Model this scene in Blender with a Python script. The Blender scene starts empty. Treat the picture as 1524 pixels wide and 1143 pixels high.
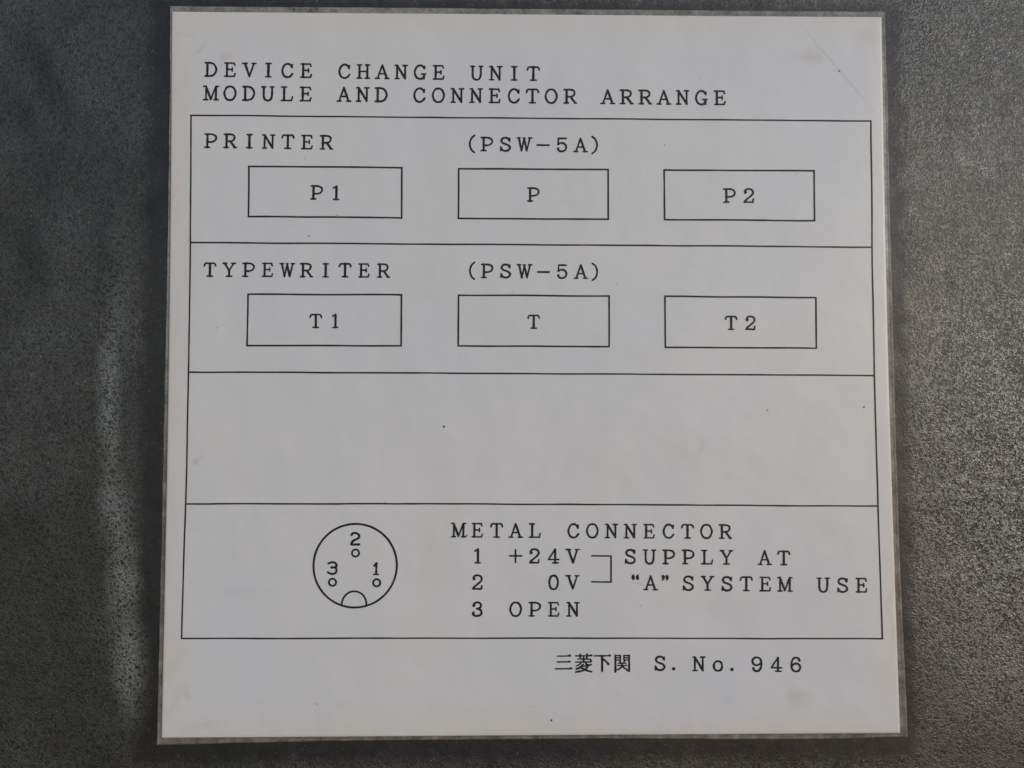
import bpy, math, random
from mathutils import Matrix, Vector, noise
random.seed(7)
S = 0.001            # all card measurements are in millimetres
H0 = 1.30            # height of the card's centre above the ground, metres
sc = bpy.context.scene
col = sc.collection

# ---------------------------------------------------------------- camera
CAM_POS = (-6.6989, -167.2507, -9.6148)
AX = (0.9999217, -0.0123473, 0.0020225)
AD = (0.0025759, 0.0449695, -0.998985)
AF = (0.0122438, 0.9989121, 0.0449978)
cd = bpy.data.cameras.new('camera')
cam = bpy.data.objects.new('camera', cd); col.objects.link(cam)
x, y, z = Vector(AX), -Vector(AD), -Vector(AF)
M = Matrix(((x[0], y[0], z[0]), (x[1], y[1], z[1]), (x[2], y[2], z[2]))).to_4x4()
M.translation = Vector(CAM_POS) * S + Vector((0, 0, H0))
cam.matrix_world = M
cd.sensor_width = 36; cd.lens = 36 * 1145 / 1524
cd.clip_start = 0.005; cd.clip_end = 2000
sc.camera = cam

# ---------------------------------------------------------------- daylight
SUN_EL, SUN_AZ = 14, 44      # azimuth from the wall's outward normal, towards the right
w = bpy.data.worlds.new('World'); sc.world = w; w.use_nodes = True
nt = w.node_tree; bg = nt.nodes['Background']
sky = nt.nodes.new('ShaderNodeTexSky'); sky.sky_type = 'NISHITA'; sky.sun_disc = False
sd = Vector((math.sin(math.radians(SUN_AZ)) * math.cos(math.radians(SUN_EL)),
             -math.cos(math.radians(SUN_AZ)) * math.cos(math.radians(SUN_EL)),
             math.sin(math.radians(SUN_EL))))
sky.sun_elevation = math.radians(SUN_EL)
sky.sun_rotation = math.atan2(sd.x, sd.y)
sky.air_density = 1.2; sky.dust_density = 0.5; sky.ozone_density = 2.8
nt.links.new(sky.outputs[0], bg.inputs[0]); bg.inputs[1].default_value = 0.135
sl = bpy.data.lights.new('sun', 'SUN'); sl.energy = 1.25; sl.angle = math.radians(20); sl.color = (1, 0.985, 0.97)
so = bpy.data.objects.new('sun', sl); col.objects.link(so)
so.rotation_euler = (-sd).to_track_quat('-Z', 'Y').to_euler()
so.location = (1, -2, 4)
sc.view_settings.view_transform = 'Standard'; sc.view_settings.look = 'None'
sc.view_settings.exposure = -0.13; sc.view_settings.gamma = 1; sc.view_settings.use_curve_mapping = False

# ---------------------------------------------------------------- measurements (mm from the card's centre: right, up)
FRAME=[(-75.19, 56.73), (-22.87, 56.66), (24.71, 56.54), (74.83, 56.49), (74.52, 28.24), (74.51, -0.06), (74.74, -28.37), (75.15, -56.76), (0.94, -56.48), (-74.82, -56.47), (-74.61, -28.03), (-74.61, 0.3), (-74.79, 28.59), (-75.19, 56.73)]
DIVIDERS=[[(-74.79, 28.59), (-22.67, 28.46), (24.54, 28.39), (74.52, 28.24)], [(-74.61, 0.3), (-22.48, 0.26), (24.38, 0.09), (74.51, -0.06)], [(-74.61, -28.03), (-22.29, -27.94), (24.22, -28.12), (74.74, -28.37)]]
BOXES=[[(-62.36, 45.44), (-45.8, 45.45), (-28.93, 45.36), (-28.87, 34.23), (-45.65, 34.35), (-62.27, 34.35)], [(-16.46, 45.21), (16.42, 45.21), (16.4, 34.14), (-16.47, 34.19)], [(28.76, 45.18), (61.97, 45.2), (61.9, 34.06), (28.79, 34.11)], [(-62.09, 17.3), (-28.77, 17.29), (-28.75, 6.15), (-62.11, 6.08)], [(-16.35, 17.25), (16.51, 17.19), (16.47, 6.08), (-16.35, 6.17)], [(28.75, 17.19), (61.93, 17.03), (61.85, 5.89), (28.77, 5.99)]]
BRACKET=[(12.56, -39.05), (16.74, -39.1), (16.72, -44.62), (12.59, -44.58)]
TEXT=[('DEVICE CHANGE UNIT', (-70.95, 65.4), (-0.08, 65.03), 3.22), ('MODULE AND CONNECTOR ARRANGE', (-70.92, 60.1), (41.32, 59.85), 3.25), ('PRINTER', (-70.79, 49.52), (-45.51, 49.32), 3.17), ('(PSW-5A)', (-14.44, 49.2), (14.46, 49.07), 3.15), ('P1', (-47.53, 38.18), (-43.32, 38.13), 3.12), ('P', (-0.04, 37.97), (-0.04, 37.97), 3.13), ('P2', (43.18, 37.98), (47.45, 37.99), 3.15), ('TYPEWRITER', (-70.42, 21.12), (-32.74, 21.06), 3.08), ('(PSW-5A)', (-14.28, 21.09), (14.43, 20.93), 3.1), ('T1', (-47.28, 9.97), (-43.15, 9.99), 3.03), ('T', (0.07, 9.98), (0.07, 9.98), 3.02), ('T2', (43.2, 9.85), (47.44, 9.85), 3.04), ('METAL CONNECTOR', (-16.11, -35.12), (41.49, -35.41), 3.07), ('1 +24V', (-12.03, -40.67), (8.47, -40.69), 3.1), ('SUPPLY AT', (20.88, -40.76), (54.09, -41.06), 3.09), ('2   0V', (-12.01, -46.22), (8.46, -46.28), 3.09), ('“A”', (21.43, -46.33), (29.05, -46.41), 3.1), ('SYSTEM USE', (33.36, -46.45), (70.89, -46.92), 3.1), ('3 OPEN', (-11.99, -51.91), (8.54, -51.96), 3.06), ('S.', (27.15, -63.37), (31.17, -63.39), 3.05), ('No.', (35.46, -63.52), (43.69, -63.56), 3.07), ('946', (47.97, -63.64), (56.34, -63.74), 3.09)]
KANJI=[('三', (6.5, -61.72)), ('菱', (10.77, -61.72)), ('下', (14.78, -61.73)), ('関', (19.03, -61.74))]  # centre of each character
CIRCLE=((-38.17, -41.13), 8.91)
PINS=[(-38.13, -38.47), (-42.97, -44.67), (-33.54, -44.78)]
PIN_DIGITS=[('2', (-38.19, -36.84)), ('3', (-43.07, -43.05)), ('1', (-33.73, -43.17))]
NOTCH=[(-40.98, -49.59), (-40.85, -48.66), (-40.43, -47.74), (-39.79, -47.07), (-39.0, -46.67), (-38.29, -46.59), (-37.49, -46.7), (-36.7, -47.13), (-36.12, -47.79), (-35.76, -48.67), (-35.69, -49.59)]
PAPER=[(-79.92, 79.97), (77.71, 80.17), (78.59, -76.73), (-78.68, -77.25)]  # TL TR BR BL
FILM=[[(-80.36, 81.24), (-29.0, 81.37), (23.35, 81.37), (78.54, 81.47)], [(78.54, 81.47), (78.7, 64.31), (78.79, 23.56), (78.99, -6.06), (79.27, -35.22), (80.3, -77.57)], [(80.3, -77.57), (58.55, -78.01), (15.3, -77.72), (-44.77, -77.98), (-79.69, -78.76)], [(-79.69, -78.76), (-79.7, -56.56), (-79.77, -20.89), (-79.81, 22.86), (-80.08, 63.13), (-80.36, 81.24)]]
SPECKS=[((-19.35, -11.31), 0.28), ((3.89, -73.81), 0.25), ((50.93, -7.66), 0.22), ((72.1, -6.95), 0.25), ((0.01, -70.98), 0.12), ((-31.85, -27.76), 0.2), ((-19.27, -11.45), 0.2), ((-68.63, 9.93), 0.16), ((-42.94, 34.75), 0.16), ((-49.04, 30.18), 0.22), ((-50.16, 47.25), 0.13), ((18.22, 19.88), 0.13), ((-4.62, 18.08), 0.13), ((67.99, 67.74), 0.26), ((23.01, -49.65), 0.15), ((-14.33, -34.73), 0.22), ((-45.87, -70.23), 0.16), ((-78.77, 62.41), 0.12), ((28.92, 50.76), 0.16), ((57.95, 44.31), 0.13), ((36.73, 65.82), 0.12)]

# ---------------------------------------------------------------- node helpers
class N:
    def __init__(s, name):
        s.m = bpy.data.materials.new(name); s.m.use_nodes = True
        s.t = s.m.node_tree; s.t.nodes.clear()
        s.out = s.new('ShaderNodeOutputMaterial')
        tc = s.new('ShaderNodeTexCoord')
        mp = s.new('ShaderNodeMapping'); mp.inputs['Scale'].default_value = (1000, 1000, 1000)
        s.l(tc.outputs['Object'], mp.inputs[0]); s.co = mp.outputs[0]       # millimetres
    def new(s, k): return s.t.nodes.new(k)
    def l(s, a, b): s.t.links.new(a, b)
    def noise(s, scale, detail=4, rough=0.55, dist=0.0, co=None, off=(0, 0, 0), stretch=(1, 1, 1), rot=0):
        n = s.new('ShaderNodeTexNoise'); n.inputs['Scale'].default_value = scale
        n.inputs['Detail'].default_value = detail; n.inputs['Roughness'].default_value = rough
        n.inputs['Distortion'].default_value = dist
        mp = s.new('ShaderNodeMapping'); mp.inputs['Location'].default_value = off
        mp.inputs['Scale'].default_value = stretch; mp.inputs['Rotation'].default_value = (0, rot, 0)
        s.l(co or s.co, mp.inputs[0]); s.l(mp.outputs[0], n.inputs['Vector'])
        return n.outputs[0]
    def math(s, op, a, b=None, c=None, clamp=False):
        n = s.new('ShaderNodeMath'); n.operation = op; n.use_clamp = clamp
        for i, v in enumerate((a, b, c)):
            if v is None: continue
            if isinstance(v, (int, float)): n.inputs[i].default_value = v
            else: s.l(v, n.inputs[i])
        return n.outputs[0]
    def rng(s, v, a, b, c=0.0, d=1.0, smooth=True):
        n = s.new('ShaderNodeMapRange'); n.interpolation_type = 'SMOOTHSTEP' if smooth else 'LINEAR'
        s.l(v, n.inputs[0])
        for i, q in enumerate((a, b, c, d)): n.inputs[i + 1].default_value = q
        return n.outputs[0]
    def mix(s, f, a, b, mode='MIX'):
        n = s.new('ShaderNodeMix'); n.data_type = 'RGBA'; n.blend_type = mode
        if isinstance(f, (int, float)): n.inputs[0].default_value = f
        else: s.l(f, n.inputs[0])
        for v, i in ((a, 6), (b, 7)):
            if isinstance(v, tuple): n.inputs[i].default_value = (*v, 1)
            else: s.l(v, n.inputs[i])
        return n.outputs[2]
    def xz(s):
        n = s.new('ShaderNodeSeparateXYZ'); s.l(s.co, n.inputs[0]); return n.outputs[0], n.outputs[2]
    def blob(s, x, z, rx, rz, ang=0, edge=(1.0, 0.2), co=None):
        """soft elliptical mark at (x, z) mm, 1 inside, 0 outside"""
        mp = s.new('ShaderNodeMapping'); mp.vector_type = 'TEXTURE'
        mp.inputs['Location'].default_value = (x, 0, z); mp.inputs['Rotation'].default_value = (0, math.radians(ang), 0)
        mp.inputs['Scale'].default_value = (rx, 1000, rz)
        s.l(co or s.co, mp.inputs[0])
        v = s.new('ShaderNodeVectorMath'); v.operation = 'LENGTH'; s.l(mp.outputs[0], v.inputs[0])
        return s.rng(v.outputs['Value'], edge[0], edge[1])
    def warped(s, amp, scale):
        n = s.new('ShaderNodeTexNoise'); n.inputs['Scale'].default_value = scale; n.inputs['Detail'].default_value = 3
        s.l(s.co, n.inputs['Vector'])
        a = s.new('ShaderNodeVectorMath'); a.operation = 'SUBTRACT'; s.l(n.outputs['Color'], a.inputs[0]); a.inputs[1].default_value = (.5, .5, .5)
        b = s.new('ShaderNodeVectorMath'); b.operation = 'SCALE'; s.l(a.outputs[0], b.inputs[0]); b.inputs['Scale'].default_value = amp
        c = s.new('ShaderNodeVectorMath'); c.operation = 'ADD'; s.l(s.co, c.inputs[0]); s.l(b.outputs[0], c.inputs[1])
        return c.outputs[0]
    def bsdf(s, **k):
        b = s.new('ShaderNodeBsdfPrincipled')
        for n_, v in k.items():
            i = b.inputs[n_.replace('_', ' ')]
            if isinstance(v, tuple): i.default_value = (*v, 1) if len(v) == 3 and i.type == 'RGBA' else v
            elif isinstance(v, (int, float)): i.default_value = v
            else: s.l(v, i)
        return b
    def bump(s, h, strength, dist, prev=None):
        b = s.new('ShaderNodeBump'); b.inputs['Strength'].default_value = strength; b.inputs['Distance'].default_value = dist
        s.l(h, b.inputs['Height'])
        if prev: s.l(prev, b.inputs['Normal'])
        return b.outputs[0]

# ---------------------------------------------------------------- materials
def mat_steel():
    n = N('weathered_steel')
    x, z = n.xz()
    wc = n.warped(5, 0.07)
    def worm(sc_, off, det=1.5):      # winding crests of the etched coat: ridges where the noise crosses its middle
        v = n.noise(sc_, det, .5, .5, off=off)
        return n.rng(n.math('ABSOLUTE', n.math('SUBTRACT', v, .5)), .13, .0, 0, 1)
    g1 = worm(.82, (0, 0, 0)); g2 = worm(1.2, (31, 5, 9))
    g3 = n.noise(2.2, 2, .6, 0, off=(3, 8, 1))
    big = n.noise(0.035, 5, 0.6, 0.4, off=(3, 0, 8))
    mid = n.noise(0.16, 5, 0.65, 0.5, off=(9, 0, 1))
    tone_ = n.noise(0.04, 3, .5, 0, off=(80, 0, 60))
    hue = n.noise(0.03, 4, 0.6, 0, off=(40, 0, 12))
    base = n.mix(n.rng(big, .3, .7), (0.057, 0.053, 0.050), (0.086, 0.081, 0.077))
    base = n.mix(n.rng(mid, .35, .75, 0, .5), base, (0.090, 0.090, 0.088))
    base = n.mix(n.rng(hue, .52, .75, 0, .25), base, (0.045, 0.058, 0.074))
    base = n.mix(n.rng(hue, .50, .28, 0, .45), base, (0.074, 0.064, 0.045))
    # the margin round the card: smoother and darker than the grain
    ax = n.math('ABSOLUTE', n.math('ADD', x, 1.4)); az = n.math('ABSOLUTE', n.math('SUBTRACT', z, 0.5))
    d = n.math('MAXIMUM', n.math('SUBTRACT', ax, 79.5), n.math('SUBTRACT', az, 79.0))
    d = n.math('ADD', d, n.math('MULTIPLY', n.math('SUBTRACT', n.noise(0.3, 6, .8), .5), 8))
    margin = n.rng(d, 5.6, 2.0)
    # speckle: crests worn bright
    sp = n.math('MULTIPLY', g1, n.rng(g3, .3, .6)); sp2 = n.math('MULTIPLY', g2, n.rng(g3, .65, .4))
    spk = n.math('MAXIMUM', sp, n.math('MULTIPLY', sp2, .8))
    pit = n.rng(spk, .35, .05)
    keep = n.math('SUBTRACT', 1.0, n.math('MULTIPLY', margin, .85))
    # crest contrast raised right of the card, painting in the side light; duller elsewhere
    etch = n.math('MAXIMUM', n.math('MAXIMUM', n.blob(107, -24, 42, 78, 0, edge=(1, .0), co=wc), n.math('MULTIPLY', n.blob(95, 70, 30, 50, 0, edge=(1, .1), co=wc), .2)), n.math('MULTIPLY', n.rng(big, .45, .75), .3))
    n.etch = etch  # etch: crest contrast mask, side light painted in right of the card
    amt = n.math('MULTIPLY_ADD', etch, SPK, .20)
    base = n.mix(n.math('MULTIPLY', n.math('MULTIPLY', spk, keep), amt), base, (0.315, 0.32, 0.322))
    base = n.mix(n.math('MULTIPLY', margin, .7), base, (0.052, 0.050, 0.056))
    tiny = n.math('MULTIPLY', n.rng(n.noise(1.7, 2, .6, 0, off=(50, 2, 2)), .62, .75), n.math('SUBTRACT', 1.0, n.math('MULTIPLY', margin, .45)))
    base = n.mix(n.math('MULTIPLY', tiny, .55), base, (0.30, 0.30, 0.28))
    base = n.mix(n.math('MULTIPLY', pit, n.math('MULTIPLY_ADD', etch, .62, .06)), base, (0.014, 0.014, 0.014))
    # pale scuffed streak down the left side
    st = None
    for a in STREAKS:
        b = n.blob(*a[:5], edge=(1, -.1), co=wc); b = n.math('MULTIPLY', b, a[5])
        st = b if st is None else n.math('MAXIMUM', st, b)
    stg = n.math('MULTIPLY', st, n.math('ADD', n.math('MULTIPLY', n.math('MAXIMUM', sp, sp2), 1.0), .03))
    base = n.mix(stg, base, (0.46, 0.47, 0.475))
    # dark greasy smudges, plus light falloff painted over the upper right
    dk = None
    for a in SMUDGES_AND_SHADE:
        b = n.math('MULTIPLY', n.blob(a[0], a[1], a[2] * 1.3, a[3] * 1.2, a[4], edge=(1, -.2), co=wc), a[5] * .6)
        dk = b if dk is None else n.math('MAXIMUM', dk, b)
    base = n.mix(dk, base, (0.016, 0.017, 0.021))
    scr = n.noise(1.0, 2, .5, 0, off=(11, 3, 4), stretch=(.02, 1, 2.6), rot=.25)
    scr2 = n.noise(1.0, 2, .5, 0, off=(1, 3, 40), stretch=(2.4, 1, .03), rot=-.12)
    sc_ = n.math('MULTIPLY', n.math('MAXIMUM', n.rng(scr, .72, .80), n.rng(scr2, .73, .80)), n.rng(tone_, .5, .7))
    base = n.mix(n.math('MULTIPLY', sc_, .5), base, (0.20, 0.20, 0.20))
    # rust tint
    rust = n.math('MULTIPLY', n.rng(n.noise(.05, 6, .7, 0, off=(70, 0, 3)), .60, .78), n.rng(g3, .4, .65))
    base = n.mix(n.math('MULTIPLY', rust, .5), base, (0.085, 0.045, 0.025))
    rough = n.rng(mid, .3, .7, .42, .52)
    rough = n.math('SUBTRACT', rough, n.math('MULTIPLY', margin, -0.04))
    h = n.math('ADD', spk, n.math('MULTIPLY', g3, .6))
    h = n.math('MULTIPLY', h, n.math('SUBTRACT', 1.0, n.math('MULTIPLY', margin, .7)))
    h = n.math('MULTIPLY', h, n.math('MULTIPLY_ADD', etch, .6, .4))
    nb = n.bump(h, BUMP, 0.00014)
    nb = n.bump(n.noise(.06, 3, .5), .25, 0.003, nb)
    # hairline scratches
    b = n.bsdf(Base_Color=base, Roughness=rough, Metallic=METAL, Normal=nb)
    b.inputs['Specular IOR Level'].default_value = SPEC
    n.l(b.outputs[0], n.out.inputs[0]); return n.m

def mat_paper():
    n = N('yellowed_laminated_paper')
    wc = n.warped(6, 0.12)
    big = n.noise(.022, 4, .55, 0, off=(5, 0, 5)); fine = n.noise(.35, 5, .6)
    tone = n.noise(.05, 5, .6, 0, off=(15, 0, 25))
    c = n.mix(n.rng(big, .35, .65), (0.685, 0.688, 0.745), (0.712, 0.708, 0.742))
    c = n.mix(n.rng(tone, .50, .72, 0, .4), c, (0.72, 0.705, 0.70))
    c = n.mix(n.rng(fine, .58, .8, 0, .35), c, (0.66, 0.65, 0.64))
    for (x, z, rx, rz, a, k, colr) in MARKS:
        k *= .8
        m = n.math('MULTIPLY', n.blob(x, z, rx, rz, a, edge=(1, .0), co=wc), k)
        m = n.math('MULTIPLY', m, n.rng(n.noise(.5, 5, .7, 0, off=(x, 0, z)), .25, .6, .35, 1))
        c = n.mix(m, c, colr)
    # the old fold across the top right corner: a faint darker line along it
    fx, fz, gx, gz = 58.0, 80.0, 78.3, 55.6
    cxm, czm, ln = (fx + gx) / 2, (fz + gz) / 2, math.hypot(gx - fx, gz - fz) / 2
    ang = math.degrees(math.atan2(fz - gz, gx - fx))
    fold = n.blob(cxm, czm, ln * 1.75, .42, ang, edge=(1, .0), co=n.warped(.9, .2))
    fold = n.math('MULTIPLY', fold, n.rng(n.noise(.25, 4, .7), .3, .65, .1, .34))
    c = n.mix(fold, c, (0.36, 0.34, 0.32))
    # yellowed rim
    x, z = n.xz()
    d = n.math('MAXIMUM', n.math('SUBTRACT', n.math('ABSOLUTE', x), 78.6), n.math('SUBTRACT', n.math('ABSOLUTE', n.math('SUBTRACT', z, 1.5)), 78.4))
    d = n.math('ADD', d, n.math('MULTIPLY', n.noise(.12, 4, .6), 6))
    c = n.mix(n.rng(d, -5, 5, 0, .65), c, (0.70, 0.66, 0.63))
    nb = n.bump(n.noise(.05, 3, .5), .35, .002)
    nb = n.bump(n.noise(.9, 3, .5), .10, .0002, nb)
    b = n.bsdf(Base_Color=c, Roughness=.55, Normal=nb)
    b.inputs['Specular IOR Level'].default_value = .35
    b.inputs['Coat Weight'].default_value = .5; b.inputs['Coat Roughness'].default_value = .33
    n.l(b.outputs[0], n.out.inputs[0]); return n.m

def mat_ink(name, colr=(0.012, 0.013, 0.016)):
    n = N(name)
    v = n.noise(1.4, 4, .7)
    c = n.mix(n.rng(v, .45, .8, 0, .6), colr, (0.045, 0.047, 0.052))
    b = n.bsdf(Base_Color=c, Roughness=.5); b.inputs['Specular IOR Level'].default_value = .35
    n.l(b.outputs[0], n.out.inputs[0]); return n.m

def mat_film():
    n = N('clear_film_margin')
    x, z = n.xz()
    v = n.noise(.35, 5, .65); v2 = n.noise(1.5, 4, .7, 0, stretch=(1, 1, 1))
    # adhesive that let go (grey, cloudy) along the top and right, brown grime lower down
    c = n.mix(n.rng(v2, .4, .65), (0.40, 0.39, 0.37), (0.27, 0.26, 0.245))
    low = n.math('MULTIPLY', n.rng(z, 30, -40), n.rng(v, .3, .6))
    c = n.mix(n.math('MULTIPLY', low, .8), c, (0.20, 0.165, 0.135))
    dirt = n.math('MULTIPLY', n.rng(v, .56, .66), n.rng(z, 20, 60))
    c = n.mix(n.math('MULTIPLY', dirt, .8), c, (0.17, 0.165, 0.155))
    f = n.rng(n.noise(.2, 4, .6, 0, off=(3, 3, 3)), .35, .65, .5, .8)
    b = n.bsdf(Base_Color=c, Roughness=.30, Normal=n.bump(v2, .2, .0001))
    t = n.new('ShaderNodeBsdfTransparent'); t.inputs[0].default_value = (.93, .92, .90, 1)
    mx = n.new('ShaderNodeMixShader'); n.l(f, mx.inputs[0]); n.l(t.outputs[0], mx.inputs[1]); n.l(b.outputs[0], mx.inputs[2])
    n.l(mx.outputs[0], n.out.inputs[0]); return n.m

SPK, BUMP, METAL, SPEC = .68, .8, 0.72, .5
STREAKS = [(-91.8, -6, 4.2, 34, 0, .7), (-90.0, -32, 5.2, 22, -7, .8), (-88, -44, 6.0, 16, -8, .95), (-86, -62, 5.4, 19, -5, .9), (-91, 14, 6, 26, 0, .28),
           (-100, -5, 18, 80, 0, .06)]
SMUDGES_AND_SHADE = [(-108, 66, 5, 14, -30, .8), (-111, 57, 4, 8, -20, .6), (-109.5, 25, 4.5, 9, -25, .7), (-92.5, 23, 3.5, 8, -15, .7),
           (-84, 36, 3, 6, 40, .5), (-109, -33, 10, 9, 0, .45), (-97, -35, 5, 8, 0, .4), (-106, 42, 4, 9, 10, .4),
           (-92, -92, 20, 10, 0, .4), (98, -84, 14, 8, 10, .4), (84, 30, 5, 20, 0, .3), (102, 72, 30, 34, 0, .62), (106, 36, 26, 30, 0, .38), (86, 52, 12, 30, 0, .3)]  # the large upper-right ones paint weaker light into the steel colour
BR = (0.56, 0.47, 0.41); GR = (0.50, 0.49, 0.47)
MARKS = [(61.4, 71.0, 4.2, 3.2, 0, .6, (0.53, 0.49, 0.45)), (57.2, -69.6, 4.0, 2.6, 20, .6, BR), (-66.7, 70, 3.6, 1.6, -30, .5, BR),
         (-73.3, -18.9, 1.6, 1.2, 0, .85, GR), (-75.9, -69.5, 1.8, 6, 15, .5, GR), (21.6, -45.4, 2.0, .45, 25, .9, BR),
         (-77.1, 74.8, 3.5, .6, 0, .7, GR), (-73.6, 71.6, 4.5, .7, -35, .6, GR), (75.3, 76, 5, 4, 0, .5, BR),
         (36.0, -15, 1.4, 3.5, 10, .30, BR), (60, -13, 5, 8, 0, .16, BR), (44, -50, 9, 5, 0, .15, BR), (-62, -47, 20, 2, 3, .12, GR),
         (-1.8, -74.5, 30, 4, 0, .12, GR), (24.6, -38.2, 1.8, .25, 0, .7, GR), (30.5, -38.2, 1.8, .3, 0, .3, GR), (-40, -70.5, 2.5, 2, 0, .3, GR),
         (67.9, 67.7, .5, .6, 0, .8, GR),
         (-77.2, -30, 1.2, 9, 2, .35, GR), (-76.5, -62, 2.2, 7, 20, .5, GR), (-73.5, -68, 1.6, 3.5, -20, .5, GR), (-77.8, 10, .8, 14, 0, .3, GR), (-72.5, -18.2, 2.6, 1.0, -20, .5, GR), (-70, -75, 7, 1.6, 0, .35, BR), (77, -50, 1.2, 22, 1, .4, BR)]

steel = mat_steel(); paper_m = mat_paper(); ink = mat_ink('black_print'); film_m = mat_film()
speck_m = mat_ink('dark_speck', (0.07, 0.065, 0.06)); faint_m = mat_ink('faint_speck', (0.26, 0.25, 0.235))

# ---------------------------------------------------------------- geometry helpers
def warp(x, z):
    """how far the card stands off the wall (mm) at a point: it lies almost flat, with slow waves and a lifted rim"""
    b = 0.10 * math.sin(x / 31.0 + .6) * math.cos(z / 37.0) + 0.10 * noise.noise((x / 45.0, z / 45.0, 3.3))
    return 0.42 + b

def put(name, verts, faces, mat, parent=None, origin=(0, 0), smooth=False):
    """verts in mm as (right, off the wall, up); the object's origin lies at `origin` on the card"""
    me = bpy.data.meshes.new(name)
    ox, oz = origin
    me.from_pydata([((a - ox) * S, -b * S, (c - oz) * S) for a, b, c in verts], [], faces)
    me.materials.append(mat); me.update()
    if smooth:
        for p in me.polygons: p.use_smooth = True
    o = bpy.data.objects.new(name, me); col.objects.link(o)
    if parent is not None:
        o.parent = parent
        po = Vector(parent['o_']) if 'o_' in parent else Vector((0, 0, H0))
        o.location = Vector((ox * S, 0, oz * S + H0)) - po
    else:
        o.location = (ox * S, 0, oz * S + H0)
    return o

def catmull(pts, k=6):
    if len(pts) < 3: return pts
    P = [(2 * pts[0][0] - pts[1][0], 2 * pts[0][1] - pts[1][1])] + list(pts) + [(2 * pts[-1][0] - pts[-2][0], 2 * pts[-1][1] - pts[-2][1])]
    if pts[0] == pts[-1]: P[0] = pts[-2]; P[-1] = pts[1]
    out = []
    for i in range(1, len(P) - 2):
        a, b, c, d = P[i - 1:i + 3]
        for j in range(k):
            t = j / k
            out.append(tuple(.5 * (2 * b[q] + (c[q] - a[q]) * t + (2 * a[q] - 5 * b[q] + 4 * c[q] - d[q]) * t * t + (3 * b[q] - a[q] - 3 * c[q] + d[q]) * t ** 3) for q in (0, 1)))
    out.append(tuple(pts[-1])); return out

def ribbon(V, F, pts, width, lift, closed=False, widths=None):
    """one pen stroke: a mitred strip with round ends, laid on the card"""
    P = [pts[0]]
    for p in pts[1:]:
        if math.hypot(p[0] - P[-1][0], p[1] - P[-1][1]) > 1e-4: P.append(p)
    if closed and math.hypot(P[0][0] - P[-1][0], P[0][1] - P[-1][1]) < 1e-3: P.pop()
    n = len(P); base = len(V)
    def nrm(a, b):
        d = math.hypot(b[0] - a[0], b[1] - a[1]); return (-(b[1] - a[1]) / d, (b[0] - a[0]) / d)
    for i, p in enumerate(P):
        hw = (widths[i] if widths else width) / 2
        if closed: a, b = nrm(P[i - 1], p), nrm(p, P[(i + 1) % n])
        else:
            a = nrm(P[i - 1], p) if i else nrm(p, P[1])
            b = nrm(p, P[i + 1]) if i < n - 1 else a
        m = (a[0] + b[0], a[1] + b[1]); L_ = math.hypot(*m) or 1; m = (m[0] / L_, m[1] / L_)
        k = hw / max(.45, m[0] * a[0] + m[1] * a[1])
        for s in (1, -1):
            x, z = p[0] + s * m[0] * k, p[1] + s * m[1] * k
            V.append((x, warp(x, z) + lift, z))
    for i in range(n if closed else n - 1):
        j = (i + 1) % n
        F.append((base + 2 * i, base + 2 * i + 1, base + 2 * j + 1, base + 2 * j))
    if not closed:
        for i, (q, s) in enumerate(((0, -1), (n - 1, 1))):
            p = P[q]; hw = (widths[q] if widths else width) / 2
            nn = nrm(P[0], P[1]) if q == 0 else nrm(P[-2], P[-1])
            d = (nn[1] * s, -nn[0] * s)
            ids = [base + 2 * q]
            for t in (45, 90, 135):
                c_, s_ = math.cos(math.radians(t)), math.sin(math.radians(t))
                x, z = p[0] + hw * (nn[0] * c_ + d[0] * s_), p[1] + hw * (nn[1] * c_ + d[1] * s_)
                ids.append(len(V)); V.append((x, warp(x, z) + lift, z))
            ids.append(base + 2 * q + 1)
            F.append(tuple(ids if s > 0 else ids[::-1]))

def subdiv(pts, step=4.0, wob=0.0, seed=0):
    out = []
    for i in range(len(pts) - 1):
        a, b = pts[i], pts[i + 1]; d = math.hypot(b[0] - a[0], b[1] - a[1]); k = max(1, int(d / step))
        for j in range(k):
            t = j / k; x, z = a[0] + (b[0] - a[0]) * t, a[1] + (b[1] - a[1]) * t
            if j and wob:
                x += wob * noise.noise((x / 9, z / 9, seed + .5)); z += wob * noise.noise((x / 9, z / 9, seed + 7.5))
            out.append((x, z))
    out.append(pts[-1]); return out

LIFT = 0.045
def line_part(name, pts, width, parent, closed=False, lift=LIFT, label=None, seed=0, jit=.10):
    V, F = [], []
    ws = [width * (1 + jit * noise.noise((p[0] / 3, p[1] / 3, seed + .3)) * 2) for p in pts]
    P = []; W2 = []
    for p, w_ in zip(pts, ws):
        if not P or math.hypot(p[0] - P[-1][0], p[1] - P[-1][1]) > 1e-3: P.append(p); W2.append(w_)
    if closed and math.hypot(P[0][0] - P[-1][0], P[0][1] - P[-1][1]) < 1e-3: P.pop(); W2.pop()
    ribbon(V, F, P, width, lift, closed, W2)
    cx = sum(p[0] for p in P) / len(P); cz = sum(p[1] for p in P) / len(P)
    o = put(name, V, F, ink, parent, (cx, cz))
    if label: o['label'] = label
    return o

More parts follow.
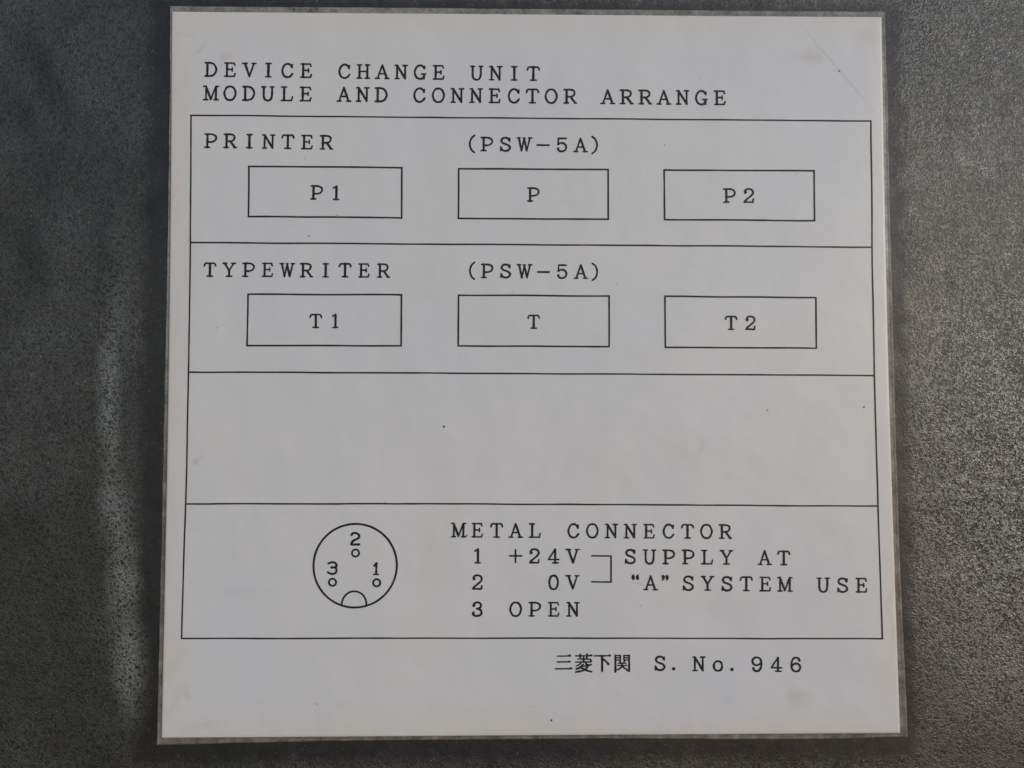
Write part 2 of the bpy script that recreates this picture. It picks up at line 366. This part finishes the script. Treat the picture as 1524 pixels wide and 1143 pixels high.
# ---------------------------------------------------------------- lettering: pen strokes, unit = cap height
T_, M_ = .080, .118         # thin and thick stroke
def st(w_, *p): return (w_, False, p)
def cv(w_, *p): return (w_, True, p)
def ser(x, y, a=.15, b=.15): return st(T_, (x - a, y), (x + b, y))
b0, t0 = .04, .96
G = {
'D': [st(M_, (-.26, b0), (-.26, t0)), cv(.105, (-.40, t0), (-.06, .955), (.20, .84), (.35, .5), (.21, .16), (-.06, .045), (-.40, b0))],
'E': [st(M_, (-.22, b0), (-.22, t0)), st(T_, (-.37, t0), (.26, t0)), st(T_, (.25, .97), (.31, .80)), st(T_, (-.22, .52), (.13, .52)), st(T_, (.14, .63), (.14, .40)), st(T_, (-.37, b0), (.28, b0)), st(T_, (.28, .03), (.34, .24))],
'V': [st(M_, (-.30, t0), (.02, .06)), st(.09, (.02, .06), (.31, t0)), ser(-.31, t0), ser(.31, t0, .13, .13)],
'I': [st(.14, (0, b0), (0, t0)), ser(0, t0, .18, .18), ser(0, b0, .18, .18)],
'C': [cv(.11, (.31, .73), (.22, .88), (.03, .97), (-.20, .86), (-.34, .5), (-.22, .14), (.03, .03), (.22, .11), (.36, .28)), st(.10, (.32, .70), (.33, .90))],
'H': [st(M_, (-.27, b0), (-.27, t0)), st(M_, (.27, b0), (.27, t0)), st(T_, (-.27, .51), (.27, .51)), ser(-.27, t0), ser(-.27, b0), ser(.27, t0), ser(.27, b0)],
'A': [st(.09, (-.01, t0), (-.32, b0)), st(M_, (-.01, t0), (.32, b0)), st(T_, (-.21, .36), (.19, .36)), ser(-.33, b0, .13, .13), ser(.33, b0, .14, .14)],
'N': [st(.10, (-.27, b0), (-.27, t0)), st(.12, (-.28, t0), (.28, .06)), st(.10, (.28, .04), (.28, t0)), ser(-.29, t0, .12, .05), ser(.28, t0), ser(-.27, b0, .14, .14)],
'G': [cv(.11, (.29, .76), (.20, .90), (.01, .97), (-.22, .86), (-.36, .5), (-.24, .14), (.01, .03), (.18, .08), (.28, .22)), st(.09, (.30, .73), (.31, .90)), st(.11, (.28, .05), (.28, .36)), ser(.26, .37, .16, .13)],
'U': [cv(.11, (-.28, t0), (-.28, .45), (-.25, .18), (-.10, .04), (.05, .03), (.20, .12), (.27, .35), (.28, .60), (.28, t0)), ser(-.28, t0, .14, .14), ser(.28, t0, .13, .13)],
'T': [st(.13, (0, b0), (0, t0)), cv(.095, (-.40, .76), (-.36, .90), (-.26, t0), (-.10, .955), (.10, .955), (.26, t0), (.36, .90), (.40, .76)), ser(0, b0, .19, .19)],
'M': [st(.09, (-.33, b0), (-.33, t0)), st(.12, (-.34, t0), (0, .08)), st(.09, (0, .08), (.33, t0)), st(.12, (.34, b0), (.34, t0)), ser(-.37, t0, .11, .05), ser(.38, t0, .06, .12), ser(-.34, b0, .14, .14), ser(.36, b0, .13, .14)],
'O': [cv(.105, (0, .97), (-.24, .87), (-.38, .5), (-.24, .13), (0, .03), (.24, .13), (.38, .5), (.24, .87), (0, .97))],
'L': [st(.125, (-.19, b0), (-.19, t0)), ser(-.19, t0, .18, .16), st(T_, (-.37, b0), (.32, b0)), st(T_, (.32, .03), (.37, .30))],
'R': [st(.125, (-.24, b0), (-.24, t0)), cv(.10, (-.40, t0), (.05, .955), (.25, .88), (.30, .72), (.23, .56), (.05, .48), (-.24, .475)), st(.12, (.03, .47), (.34, .05)), ser(-.26, b0, .15, .15), ser(.36, b0, .08, .08)],
'P': [st(.125, (-.22, b0), (-.22, t0)), cv(.10, (-.38, t0), (.08, .955), (.31, .86), (.38, .69), (.29, .51), (.08, .42), (-.22, .415)), ser(-.22, b0, .17, .17)],
'Y': [st(M_, (-.31, t0), (.0, .44)), st(.09, (.31, t0), (.0, .44)), st(.125, (0, .46), (0, b0)), ser(-.31, t0, .12, .13), ser(.31, t0, .13, .12), ser(0, b0, .19, .19)],
'S': [cv(.115, (.28, .76), (.18, .91), (0, .96), (-.19, .91), (-.28, .75), (-.20, .60), (0, .52), (.22, .42), (.32, .25), (.22, .09), (.02, .03), (-.18, .08), (-.30, .24)), st(.09, (.29, .73), (.30, .93)), st(.09, (-.32, .05), (-.31, .30))],
'W': [st(.11, (-.38, t0), (-.18, .05)), st(.085, (-.18, .05), (-.01, .90)), st(.11, (-.01, .92), (.18, .05)), st(.085, (.18, .05), (.39, t0)), ser(-.38, t0, .12, .10), ser(.39, t0, .10, .12), ser(-.01, .95, .07, .07)],
'X': [],
'-': [st(.11, (-.40, .46), (.40, .46))],
'+': [st(.09, (-.42, .52), (.42, .52)), st(.095, (0, .08), (0, .94))],
'(': [cv(.10, (.45, 1.10), (.27, .94), (.16, .70), (.13, .50), (.16, .30), (.27, .06), (.45, -.10))],
')': [cv(.10, (-.50, 1.10), (-.30, .94), (-.19, .70), (-.16, .50), (-.19, .30), (-.30, .06), (-.50, -.10))],
'1': [st(.13, (.04, b0), (.04, .97)), st(.09, (.04, .96), (-.17, .85)), ser(.03, b0, .18, .18)],
'2': [cv(.105, (-.25, .68), (-.27, .82), (-.17, .94), (.0, .975), (.20, .92), (.30, .74), (.22, .56), (0, .36), (-.22, .18), (-.31, b0)), st(.17, (-.24, .72), (-.22, .74)), cv(.10, (-.31, .05), (-.05, .055), (.15, .04), (.28, .05)), st(.09, (.27, .04), (.31, .26))],
'3': [cv(.105, (-.25, .78), (-.20, .90), (0, .975), (.20, .91), (.27, .76), (.19, .60), (-.02, .53)), cv(.115, (-.02, .53), (.22, .46), (.31, .27), (.22, .10), (0, .03), (-.22, .08), (-.30, .22)), st(.16, (-.24, .75), (-.22, .77)), st(.16, (-.26, .24), (-.25, .26))],
'4': [st(.12, (.11, b0), (.11, .97)), st(.085, (.10, .96), (-.34, .30)), st(T_, (-.35, .27), (.36, .27)), ser(.13, b0, .19, .20)],
'5': [st(.095, (-.24, .95), (.30, .95)), st(.085, (-.23, .95), (-.26, .52)), cv(.105, (-.26, .52), (-.12, .61), (.06, .62), (.24, .52), (.31, .33), (.24, .13), (.04, .03), (-.18, .07), (-.28, .20)), st(.14, (-.26, .21), (-.25, .23))],
'6': [cv(.11, (.25, .80), (.18, .92), (.02, .97), (-.16, .91), (-.29, .66), (-.30, .34), (-.20, .11), (.01, .03), (.22, .10), (.31, .30), (.22, .50), (.01, .57), (-.18, .50), (-.29, .36)), st(.14, (.25, .78), (.24, .80))],
'9': [cv(.11, (-.25, .20), (-.18, .08), (-.02, .03), (.16, .09), (.29, .34), (.30, .66), (.20, .89), (-.01, .97), (-.22, .90), (-.31, .70), (-.22, .50), (-.01, .43), (.18, .50), (.29, .64)), st(.14, (-.25, .22), (-.24, .20))],
'0': [cv(.11, (0, .97), (-.20, .87), (-.30, .5), (-.20, .13), (0, .03), (.20, .13), (.30, .5), (.20, .87), (0, .97))],
'o': [cv(.11, (0, .68), (-.20, .61), (-.29, .35), (-.20, .10), (0, .03), (.20, .10), (.29, .35), (.20, .61), (0, .68))],
'.': [cv(.11, (-.36, .17), (-.41, .12), (-.36, .07), (-.31, .12), (-.36, .17))],
'\u201c': [cv(.16, (.02, .78), (.00, .84), (.02, .90)), cv(.07, (-.06, .80), (-.05, .95), (.03, 1.04)), cv(.16, (.32, .78), (.30, .84), (.32, .90)), cv(.07, (.24, .80), (.25, .95), (.34, 1.04))],
'\u201d': [cv(.16, (-.37, .96), (-.35, .92), (-.37, .88)), cv(.07, (-.29, .96), (-.30, .80), (-.40, .70)), cv(.16, (-.10, .96), (-.08, .92), (-.10, .88)), cv(.07, (-.02, .96), (-.03, .80), (-.13, .70))],
}
KH, KV = .062, .085
def uro(x, y): return st(.10, (x - .05, y + .03), (x, y + .015))
K = {
'\u4e09': [st(KH, (-.38, .385), (.40, .395)), uro(.38, .39), st(KH, (-.36, .045), (.38, .055)), uro(.36, .05), st(KH, (-.48, -.355), (.48, -.345)), uro(.46, -.35)],
'\u83f1': [st(KH, (-.48, .405), (.48, .41)), uro(.47, .41), st(KV, (-.20, .50), (-.19, .29)), st(KV, (.20, .50), (.18, .29)),
           st(KV, (0, .33), (0, .04)), st(KH, (-.34, .22), (.34, .22)), st(KH, (-.48, .05), (.44, .05)), cv(KH, (-.14, .03), (-.26, -.10), (-.44, -.18)),
           cv(KV, (.14, .03), (.16, -.09), (.30, -.12), (.44, -.10)), st(KV, (.40, .20), (.44, .12)),
           cv(KV, (-.04, -.10), (-.20, -.27), (-.44, -.36)), st(KH, (-.10, -.19), (.26, -.19)), cv(KV, (.27, -.18), (.12, -.36), (-.12, -.47), (-.46, -.53)),
           cv(KV, (-.20, -.24), (.04, -.38), (.24, -.46), (.47, -.52))],
'\u4e0b': [st(KH + .01, (-.47, .40), (.47, .405)), uro(.46, .40), st(.10, (-.01, .39), (-.01, -.50)), cv(.09, (.05, .20), (.20, .10), (.35, -.06)), st(.13, (.31, -.02), (.35, -.08))],
'\u95a2': [st(.09, (-.40, .44), (-.40, -.52)), st(.09, (.41, .44), (.41, -.48)), st(.07, (.41, -.50), (.28, -.44)), st(KH, (-.40, .43), (-.11, .43)), st(KH, (.11, .43), (.41, .43)),
           st(KH, (-.40, .30), (-.11, .30)), st(KH, (.11, .30), (.41, .30)), st(KH, (-.40, .17), (-.11, .17)), st(KH, (.11, .17), (.41, .17)), st(.07, (-.11, .43), (-.11, .14)), st(.07, (.11, .43), (.11, .14)),
           st(.06, (-.15, .10), (-.08, .01)), st(.06, (.15, .10), (.08, .01)), st(.055, (-.22, -.02), (.22, -.02)), st(.055, (-.27, -.15), (.27, -.15)), st(.07, (0, -.02), (0, -.16)),
           cv(.065, (0, -.16), (-.08, -.28), (-.27, -.40)), cv(.065, (0, -.16), (.10, -.28), (.27, -.38))],
}
# plain drafting digits inside the connector drawing
PD = {
'2': [cv(.16, (-.30, .80), (-.18, .94), (.06, .94), (.27, .80), (.27, .60), (.05, .46), (-.18, .34), (-.31, .12)), st(.16, (-.30, .07), (.30, .08))],
'3': [cv(.155, (-.30, .86), (-.08, .94), (.18, .92), (.32, .76), (.26, .58), (-.06, .55)), cv(.155, (.24, .57), (.33, .36), (.26, .14), (.02, .06), (-.18, .10), (-.34, .20))],
'1': [st(.15, (.02, .10), (.04, .92)), st(.12, (.02, .92), (-.14, .70)), st(.13, (-.16, .07), (.18, .07))],
}

def glyph(strokes, cx, cz, h, rot, parent, name, bold=1.0):
    V, F = [], []
    c_, s_ = math.cos(rot), math.sin(rot)
    jx, jz = random.uniform(-.03, .03), random.uniform(-.02, .02)
    for i, (w_, smooth, pts) in enumerate(strokes):
        pts = catmull(list(pts)) if smooth else list(pts)
        closed = smooth and pts[0] == pts[-1]
        if not smooth:      # split straight strokes so the ink edge can be slightly uneven
            pts = [(pts[0][0] + (pts[1][0] - pts[0][0]) * t / 5, pts[0][1] + (pts[1][1] - pts[0][1]) * t / 5) for t in range(6)]
        ww = (w_ * 1.12 + .022) * h * bold
        P = [(cx + jx + h * (x * c_ - z * s_), cz + jz + h * (x * s_ + z * c_)) for x, z in pts]
        if closed: P = P[:-1]
        ws = [ww * (1 + .22 * noise.noise((p[0] * 1.3, p[1] * 1.3, .7))) for p in P]
        ribbon(V, F, P, ww, LIFT + .002 * i, closed, ws)
    return put(name, V, F, ink, parent, (cx, cz))

# ---------------------------------------------------------------- the wall: a rough, weathered steel panel
def make_wall():
    x0, x1, z0, z1 = -430, 430, -380, 380
    nx, nz = 86, 76
    V, F = [], []
    for j in range(nz + 1):
        for i in range(nx + 1):
            x, z = x0 + (x1 - x0) * i / nx, z0 + (z1 - z0) * j / nz
            V.append((x, .25 * noise.noise((x / 60, z / 60, 1)) - .15, z))
    for j in range(nz):
        for i in range(nx):
            a = j * (nx + 1) + i; F.append((a, a + 1, a + nx + 2, a + nx + 1))
    n0 = len(V)
    for (x, z) in ((x0, z0), (x1, z0), (x1, z1), (x0, z1)): V.append((x, -3, z))
    cor = [0, nx, (nz + 1) * (nx + 1) - 1, nz * (nx + 1)]
    edges = [list(range(0, nx + 1)), [j * (nx + 1) + nx for j in range(nz + 1)],
             [nz * (nx + 1) + i for i in range(nx, -1, -1)], [j * (nx + 1) for j in range(nz, -1, -1)]]
    for k, e in enumerate(edges): F.append(tuple([n0 + k] + [n0 + (k + 1) % 4] + e[::-1]))
    F.append((n0 + 3, n0 + 2, n0 + 1, n0))
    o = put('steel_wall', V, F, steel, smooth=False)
    for p in o.data.polygons[:nx * nz]: p.use_smooth = True
    o['kind'] = 'structure'
make_wall()

# ---------------------------------------------------------------- the laminated card
card = bpy.data.objects.new('laminated_card', None); col.objects.link(card)
card.empty_display_size = .02
BASE = Vector((0, 0, H0 - .0785)); card.location = BASE; card['o_'] = tuple(BASE)
card['label'] = 'white laminated paper card with black printed connector layout, fixed to the dark steel wall'
card['category'] = 'sign'

def bil(q, u, v):       # q = TL TR BR BL
    a = [q[0][k] + (q[1][k] - q[0][k]) * u for k in (0, 1)]; b = [q[3][k] + (q[2][k] - q[3][k]) * u for k in (0, 1)]
    return a[0] + (b[0] - a[0]) * v, a[1] + (b[1] - a[1]) * v

def edge_bow(x, z, u, v):      # the long sides of the paper are cut slightly hollow
    return x + math.sin(math.pi * min(1, v * 1.02)) * (.30 * (1 - u) - .46 * u), z

def make_paper():
    n = 54; V, F = [], []
    rim = [0, .0012, .0035] + [i / n for i in range(1, n)] + [.9965, .9988, 1]
    m = len(rim)
    fold = lambda x, z: (z - 80.0) * (78.3 - 58.0) - (55.6 - 80.0) * (x - 58.0)
    for v in rim:
        for u in rim:
            x, z = edge_bow(*bil(PAPER, u, v), u, v)
            e = min(u, 1 - u, v, 1 - v)
            drop = .10 if e == 0 else (.02 if e < .002 else 0)
            V.append((x, warp(x, z) - drop, z))
    for j in range(m - 1):
        for i in range(m - 1):
            a = j * m + i; F.append((a + m, a + m + 1, a + 1, a))
    k = len(V)      # back and sides
    ring = [i for i in range(m)] + [j * m + m - 1 for j in range(1, m)] + [(m - 1) * m + i for i in range(m - 2, -1, -1)] + [j * m for j in range(m - 2, 0, -1)]
    for r in ring: V.append((V[r][0], V[r][1] - .14, V[r][2]))
    L = len(ring)
    for i in range(L):
        j = (i + 1) % L; F.append((ring[i], ring[j], k + j, k + i))
    F.append(tuple(k + i for i in range(L)))
    o = put('paper_sheet', V, F, paper_m, card, smooth=False)
    for p in o.data.polygons[:(m - 1) ** 2]: p.use_smooth = True
    o['o_'] = (0, 0, H0)
    return o
sheet = make_paper()

def path_at(path, t):
    d = [0]
    for a, b in zip(path, path[1:]): d.append(d[-1] + math.hypot(b[0] - a[0], b[1] - a[1]))
    s_ = t * d[-1]
    for i in range(len(path) - 1):
        if s_ <= d[i + 1] + 1e-9:
            q = (s_ - d[i]) / (d[i + 1] - d[i]); a, b = path[i], path[i + 1]
            return a[0] + (b[0] - a[0]) * q, a[1] + (b[1] - a[1]) * q
def make_film():
    """the sealed clear margin round the paper: a thin welded flange, lower than the paper, with a cut edge"""
    n = 90; V, F = [], []; prof = 6
    inner = [PAPER[0], PAPER[1], PAPER[2], PAPER[3], PAPER[0]]
    cols = []
    for s_ in range(4):
        for i in range(n):
            t = i / n
            ox, oz = path_at(FILM[s_], t); a, b = inner[s_], inner[s_ + 1]
            ix, iz = a[0] + (b[0] - a[0]) * t, a[1] + (b[1] - a[1]) * t
            ix, iz = edge_bow(ix, iz, (t, 1, 1 - t, 0)[s_], (0, t, 1, 1 - t)[s_])
            if i:       # hand-cut edge
                ox += .09 * noise.noise((ox / 5, oz / 5, 2.2)); oz += .09 * noise.noise((ox / 5, oz / 5, 8.2))
            cols.append((ix, iz, ox, oz))
    for ix, iz, ox, oz in cols:
        h = warp(ix, iz)
        lift = .08 * noise.noise((ox / 12, oz / 12, 5)) 
        V.append((ix, h - .125, iz))
        for f_, dz in ((.12, -.20), (.5, -.22 + lift * .5), (.86, -.18 + lift)):
            V.append((ix + (ox - ix) * f_, h + dz, iz + (oz - iz) * f_))
        V.append((ox, h - .26 + lift, oz))
        dl = math.hypot(ox - ix, oz - iz) or 1      # the bevelled cut edge that catches the light
        V.append((ox + .11 * (ox - ix) / dl, h - .37 + lift, oz + .11 * (oz - iz) / dl))
    L = len(cols)
    for i in range(L):
        j = (i + 1) % L
        for k in range(prof - 1): F.append((i * prof + k, j * prof + k, j * prof + k + 1, i * prof + k + 1)[::-1])
    return put('film_margin', V, F, film_m, card, smooth=False)
film = make_film()
film['label'] = 'clear grimy plastic margin sealed round the paper'

# ruled lines
line_part('border_line', subdiv(FRAME, 4, .08, 1), .33, sheet, closed=True)
for i, d in enumerate(DIVIDERS):
    d = [(d[0][0] + .13, d[0][1])] + d[1:-1] + [(d[-1][0] - .13, d[-1][1])]
    line_part('divider_line', subdiv(d, 4, .08, 3 + i), .34, sheet, lift=LIFT + .004)
for i, b in enumerate(BOXES):
    line_part('box_outline', subdiv(b + [b[0]], 3, .07, 9 + i), .37, sheet, closed=True)
line_part('bracket', subdiv(BRACKET, 2, .04, 20), .34, sheet)
# connector drawing
(ccx, ccz), cr = CIRCLE
line_part('connector_circle', [(ccx + cr * math.cos(math.radians(a)), ccz + .995 * cr * math.sin(math.radians(a))) for a in range(0, 360, 5)], .45, sheet, closed=True, seed=4, jit=.06)
line_part('key_notch', catmull(NOTCH, 4), .40, sheet, lift=LIFT + .004, jit=.05)
for (px, pz) in PINS:
    line_part('pin_circle', [(px + .76 * math.cos(math.radians(a)), pz + .76 * math.sin(math.radians(a))) for a in range(0, 360, 18)], .42, sheet, closed=True, jit=.05)
for ch, (px, pz) in PIN_DIGITS:
    glyph(PD[ch], px, pz, 2.78, 0, sheet, 'digit', .88)
# lettering
for s_, a, b, h in TEXT:
    n = len(s_)
    rot = math.atan2(b[1] - a[1], b[0] - a[0]) if n > 1 else 0
    for i, ch in enumerate(s_):
        if ch == ' ': continue
        t = i / (n - 1) if n > 1 else 0
        nm = 'digit' if ch.isdigit() else 'letter' if ch.isalpha() else 'punctuation_mark'
        glyph(G[ch], a[0] + (b[0] - a[0]) * t, a[1] + (b[1] - a[1]) * t, h, rot, sheet, nm)
for ch, (px, pz) in KANJI:
    glyph(K[ch], px, pz, 3.62, 0, sheet, 'character', .95)
# specks of dirt on the card
for (px, pz), r in SPECKS:
    V = []; n = 9; ang = random.uniform(0, 3)
    for k in range(n):
        a = 2 * math.pi * k / n; rr = r * random.uniform(.65, 1.05)
        x, z = px + rr * math.cos(a) * (1.2 if k % 2 else .9), pz + rr * math.sin(a)
        V.append((x, warp(x, z) + .03, z))
    V.append((px, warp(px, pz) + .03 + r * .35, pz))
    put('speck', V, [(k, (k + 1) % n, n) for k in range(n)], speck_m if r > .21 and (px, pz) not in ((-49.04, 30.18), (72.1, -6.95), (67.99, 67.74), (50.93, -7.66)) else faint_m, sheet, (px, pz))
for o in (card, sheet): del o['o_']
